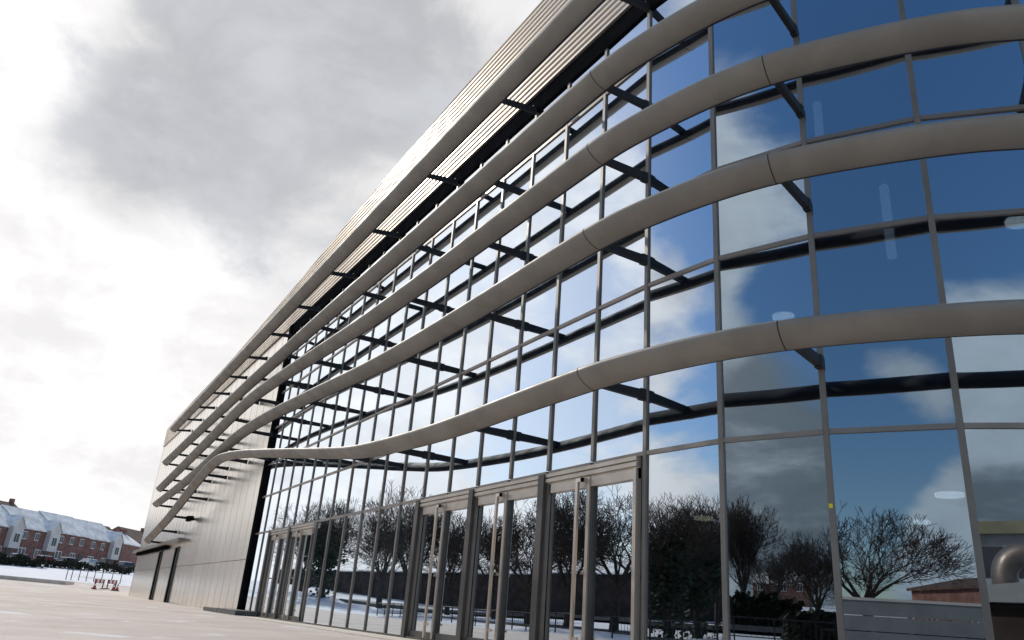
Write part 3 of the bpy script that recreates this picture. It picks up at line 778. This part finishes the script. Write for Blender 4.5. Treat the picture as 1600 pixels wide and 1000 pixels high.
# railings on the snowy ground, mirrored low in the glass
def railing(p, q, label, n=None):
    p = Vector(p); q = Vector(q); L_ = (q - p).length; n = n or max(2, int(L_ / 1.8)); o = empty('railing', (p.x, p.y, 0))
    def P(t): w = p.lerp(q, t); return w
    for k in range(n + 1):
        w = P(k / n); z = terr(w.x, w.y); mb = MB(); mb.box(w.x - p.x - .035, w.x - p.x + .035, w.y - p.y - .035, w.y - p.y + .035, z - .2, z + 1.15); mb.build('post', mRail, o)
    for h, nm in ((1.12, 'top_rail'), (.25, 'bottom_rail')):
        mb = MB()
        for k in range(n):
            a_, b_ = P(k / n), P((k + 1) / n)
            mb.tube((a_.x - p.x, a_.y - p.y, terr(a_.x, a_.y) + h), (b_.x - p.x, b_.y - p.y, terr(b_.x, b_.y) + h), .028, .028, 6)
        mb.build(nm, mRail, o)
    mb = MB()
    for k in range(n * 7):
        if k % 7 == 0: continue
        w = P(k / (n * 7)); z = terr(w.x, w.y); mb.box(w.x - p.x - .009, w.x - p.x + .009, w.y - p.y - .009, w.y - p.y + .009, z + .25, z + 1.12)
    mb.build('bars', mRail, o)
    tag(o, label, 'railing', 'dark railings round the plaza')
railing((-75, -13), (-42, -12.5), 'dark railing across the snow mirrored in the far entrance doors')
railing((-38, -12.5), (-14, -13), 'dark railing mirrored in the panes left of the near entrance doors')
railing((-24, -20), (6, -22), 'dark railing on the snow bank mirrored in the near entrance doors')
railing((-7, -13), (12, -14), 'dark railing mirrored in the pane right of the entrance doors')
# kerbs and paths on the mirrored bank
def strip(name, pts, w, m, dz=.03, label=None):
    mb = MB(); secs = []
    P = cat([(*p, 0) for p in pts], 10)
    for i, p in enumerate(P):
        a_ = P[max(0, i - 1)]; b_ = P[min(len(P) - 1, i + 1)]; t_ = (b_ - a_); t_ = Vector((t_.x, t_.y)).normalized(); n_ = Vector((-t_.y, t_.x)) * w / 2
        l_, r_ = Vector((p.x, p.y)) + n_, Vector((p.x, p.y)) - n_
        zc = max(terr(p.x, p.y), terr(l_.x, l_.y), terr(r_.x, r_.y)) + dz
        secs.append([(l_.x, l_.y, zc), (r_.x, r_.y, zc), (r_.x, r_.y, zc - .3), (l_.x, l_.y, zc - .3)])
    mb.sweep(secs); o = mb.build(name, m); tag(o, kind='structure'); return o
strip('path', [(-70, -17), (-45, -18), (-20, -17), (0, -18), (20, -22)], 1.6, mPlinth, .03)
strip('road', [(-110, -24), (-60, -30), (-20, -31), (20, -34), (60, -40)], 5.5, mPlinth, .16)
# ------------------------------------------------------------------ street of houses at the far left
def dpos(px, D):
    r = ray(px, 900); h = Vector((r.x, r.y)).normalized() * D; return h
P0 = dpos(-60, 143); P1 = dpos(172, 168)
dv = P1 - P0; ln = dv.length; rzh = math.atan2(dv.y, dv.x) 
tdir = dv.normalized()
# local -Y must face the camera
fy = Vector((math.sin(rzh), -math.cos(rzh)))
if fy.dot(-P0) < 0: rzh += math.pi
labels = ['red brick terraced house with cream gable bay, cut by the left edge of the photo', 'red brick terraced house left of the second cream gable bay',
          'red brick terraced house with four small windows left of the roof step', 'red brick terraced house right of the roof step, cream gable bay at its right']
nh = 4; hw = ln / nh
for k in range(nh):
    c_ = P0 + tdir * hw * (k + .5); z = terr(c_.x, c_.y) - .1; sx = 1 if math.cos(rzh) * tdir.x + math.sin(rzh) * tdir.y > 0 else -1
    H = 1.0
    wn = [(-hw * .32, 3.5, .9, 1.2), (0, 3.5, .9, 1.2), (-hw * .30, .9, 1.5, 1.3), (hw * .12, .9, 1.2, 1.3)]
    if k == 2: wn.append((hw * .3, 3.5, .9, 1.2))
    wn = [(x * sx, z_, a_, b_) for x, z_, a_, b_ in wn]
    gable_house('terraced_house', (c_.x, c_.y, z - (.0 if k < 3 else .35)), rzh, hw - .03, 9, 5.2, 8.5, mBrick, mRoofS, labels[k], 'house', sink=4, win=wn,
                bay=None if k == 2 else (hw * .36 * sx, 2.2, 2.1, 5.4, 6.9), group='terraced houses at the far left', door=hw * .36 * sx)
q = dpos(196, 172); gable_house('brick_house', (q.x, q.y, terr(q.x, q.y) - .4), rzh + .15, 7.6, 8, 5.0, 7.2, mBrick, mRoofS, 'detached red brick house with snowy roof next to the metal wall', 'house', sink=4, win=[])
q = dpos(158, 215); gable_house('brick_house', (q.x, q.y, terr(q.x, q.y) + 1.0), rzh + .1, 11, 9, 6.0, 9.4, mBrick, mTile, 'brick house with bare brown roof behind the terraced row', 'house', sink=5, win=[])
q = dpos(218, 200); gable_house('brick_house', (q.x, q.y, terr(q.x, q.y) + .6), rzh + .1, 11, 9, 5.6, 8.6, mBrick, mTile, 'brown-roofed house half hidden by the end of the metal wall', 'house', sink=5, win=[])
q = dpos(-10, 178); gable_house('brick_house', (q.x, q.y, terr(q.x, q.y) + 1.0), rzh, 9, 9, 6.6, 9.6, mBrick, mTile, 'taller brown-roofed house peeping over the row at the left edge', 'house', sink=5, win=[])
# parked cars in front of the houses
def car(P, rz, m, label, snowy=True):
    o = empty('parked_car', P, rz)
    prof = [(-2.1, .35), (-2.15, .75), (-1.95, .95), (-1.35, 1.0), (-.95, 1.40), (.75, 1.42), (1.25, 1.0), (2.0, .85), (2.15, .6), (2.1, .35)]
    mb = MB(); mb.sweep([[(x, y * (1 if z < 1.1 else .82), z) for x, z in prof] for y in (-.85, -.7, .7, .85)]); mb.build('body', m, o)
    mb = MB(); mb.box(-.85, .68, -.735, .735, 1.03, 1.36); mb.build('window', mGlassD, o)
    for x in (-1.35, 1.35):
        for s_ in (-1, 1):
            mb = MB(); mb.tube((x, s_ * .70, .33), (x, s_ * .88, .33), .33, .33, 14); w = mb.build('wheel', mTyre, o)
    if snowy:
        mb = MB(); mb.hexa([(-.9, -.68, 1.43), (.7, -.68, 1.44), (.7, .68, 1.44), (-.9, .68, 1.43), (-.8, -.6, 1.52), (.6, -.6, 1.52), (.6, .6, 1.52), (-.8, .6, 1.52)]); mb.build('snow_cap', mRoofS, o)
    tag(o, label, 'car', 'cars parked in front of the terraced houses')
for px, D, m_, lab in ((22, 136, mCarA, 'dark car parked in front of the houses, nearest the left edge'), (62, 138, mCarB, 'dark red car parked below the second gable bay'), (100, 140, mCarA, 'dark blue car parked between the red car and the silver car'),
                       (135, 142, mCarC, 'silver car parked left of the snow-topped car'), (192, 146, mCarA, 'snow-topped dark car parked next to the metal wall')):
    q = dpos(px, D); car((q.x, q.y, terr(q.x, q.y)), rzh + random.uniform(-.15, .15), m_, lab)
# low hedge and garden fence line in front of the houses
def hedge(px0, px1, D, h, label):
    a_, b_ = dpos(px0, D), dpos(px1, D); mb = MB(); rnd = random.Random(int(px0))
    n = 90
    for k in range(n * 13):
        t_ = rnd.random(); w = a_.lerp(b_, t_); hh = h * (.75 + .35 * math.sin(t_ * 23 + px0) * math.sin(t_ * 9))
        c_ = Vector((w.x + rnd.uniform(-.5, .5), w.y + rnd.uniform(-.5, .5), terr(w.x, w.y) + rnd.random() ** .7 * hh))
        s_ = rnd.uniform(.10, .22); u_ = Vector((rnd.gauss(0, 1), rnd.gauss(0, 1), rnd.gauss(0, 1))).normalized(); v_ = u_.orthogonal().normalized()
        mb.face([c_ - u_ * s_ - a_.to_3d() * 1, c_ + v_ * s_ - a_.to_3d(), c_ + u_ * s_ - a_.to_3d(), c_ - v_ * s_ - a_.to_3d()])
    o = mb.build('hedge', mHedge, loc=(a_.x, a_.y, 0)); tag(o, label, 'hedge')
hedge(-20, 62, 133, 1.5, 'dark leafless hedge in front of the left terraced houses')
hedge(72, 205, 137, 1.4, 'dark leafless hedge in front of the right terraced houses')
# low stone edging wall, posts and roadworks barriers beyond the plaza
a_ = dpos(-40, 104); b_ = dpos(112, 101)
mb = MB(); mb.slab((0, 0), b_ - a_, -1.6, 1.6, terr(a_.x, a_.y) - .5, terr(a_.x, a_.y) + .34, terr(b_.x, b_.y) - .5, terr(b_.x, b_.y) + .34)
o = mb.build('stone_wall', mBeige, loc=(a_.x, a_.y, 0)); tag(o, 'low beige stone wall edging the plaza at the far left', 'wall')
for k, px in enumerate((104, 112, 124, 136, 148, 160, 176, 190)):
    q = dpos(px, 112); z = terr(q.x, q.y); mb = MB(); mb.tube((0, 0, -.2), (0, 0, 1.5), .05, .04, 8); mb.tube((0, 0, 1.5), (0, 0, 1.58), .065, .03, 8)
    o = mb.build('fence_post', mRail, loc=(q.x, q.y, z)); tag(o, 'thin dark post in the line of posts standing in the snow before the houses', 'post', 'thin posts in the snow beyond the plaza')
def barrier(px, D, label):
    q = dpos(px, D); z = terr(q.x, q.y); o = empty('road_barrier', (q.x, q.y, z + .02), rzh)
    mb = MB(); mb.box(-.75, .75, -.04, .04, .55, .95); mb.build('board', mRed, o)
    mb = MB(); mb.box(-.45, -.15, -.055, -.042, .58, .92); mb.box(.15, .45, -.055, -.042, .58, .92); mb.build('stripe', mWhite, o)
    for s_ in (-1, 1):
        mb = MB(); mb.box(s_ * .65 - .05, s_ * .65 + .05, -.3, .3, 0, .08); mb.box(s_ * .65 - .04, s_ * .65 + .04, -.04, .04, .08, .55); mb.build('foot', mRail, o)
    tag(o, label, 'barrier', 'roadworks barriers beyond the plaza')
barrier(158, 96, 'red and white barrier, farther of the two from the metal wall'); barrier(178, 97, 'red and white barrier nearest the cones')
for px in (182, 188, 152):
    q = dpos(px, 94); o = empty('traffic_cone', (q.x, q.y, terr(q.x, q.y) + .02)); mb = MB(); mb.tube((0, 0, .04), (0, 0, .75), .17, .03, 12); mb.build('cone', mRed, o)
    mb = MB(); mb.box(-.23, .23, -.23, .23, 0, .04); mb.build('base', mTyre, o); mb = MB(); mb.tube((0, 0, .36), (0, 0, .52), .118, .084, 12); mb.build('band', mWhite, o)
    tag(o, {182: 'red cone just right of the barriers', 188: 'red cone nearest the metal wall', 152: 'red cone left of the barriers'}[px], 'cone', 'traffic cones by the barriers')

def mirrored_hedge(px0, px1, D, fi, h, label):
    a_, b_ = refl_pos(px0, D, fi), refl_pos(px1, D, fi); mb = MB(); rnd = random.Random(int(px0))
    for k in range(2600):
        t_ = rnd.random(); w = a_.lerp(b_, t_); hh = h * (.7 + .3 * math.sin(t_ * 31 + px0) * math.sin(t_ * 13))
        c_ = Vector((w.x + rnd.uniform(-.7, .7) - a_.x, w.y + rnd.uniform(-.7, .7) - a_.y, terr(w.x, w.y) + rnd.random() ** .7 * hh))
        s_ = rnd.uniform(.12, .28); u_ = Vector((rnd.gauss(0, 1), rnd.gauss(0, 1), rnd.gauss(0, 1))).normalized(); v_ = u_.orthogonal().normalized()
        mb.face([c_ - u_ * s_, c_ + v_ * s_, c_ + u_ * s_, c_ - v_ * s_])
    o = mb.build('hedge', mHedge, loc=(a_.x, a_.y, 0)); tag(o, label, 'hedge')
mirrored_hedge(1132, 1235, 56, M4 + 1, 2.4, 'dark hedge mirrored under the tall narrow bare tree')
mirrored_hedge(1240, 1296, 44, M4 + 1, 1.6, 'dark hedge mirrored low beside the yellow-stickered mullion')
mirrored_hedge(1425, 1500, 40, M4 + 2, 1.3, 'dark hedge mirrored at the foot of the orange-red brick house')

mStone = mat('pale_stone', (.60, .54, .46), .85, 0, .08, 2., .1, 30.)
mb = MB()
for i in range(len(NODES) - 6):
    mb.slab(NODES[i], NODES[i + 1], .125, 1.15, -.1, .052)
tag(mb.build('pavement', mStone), kind='structure')
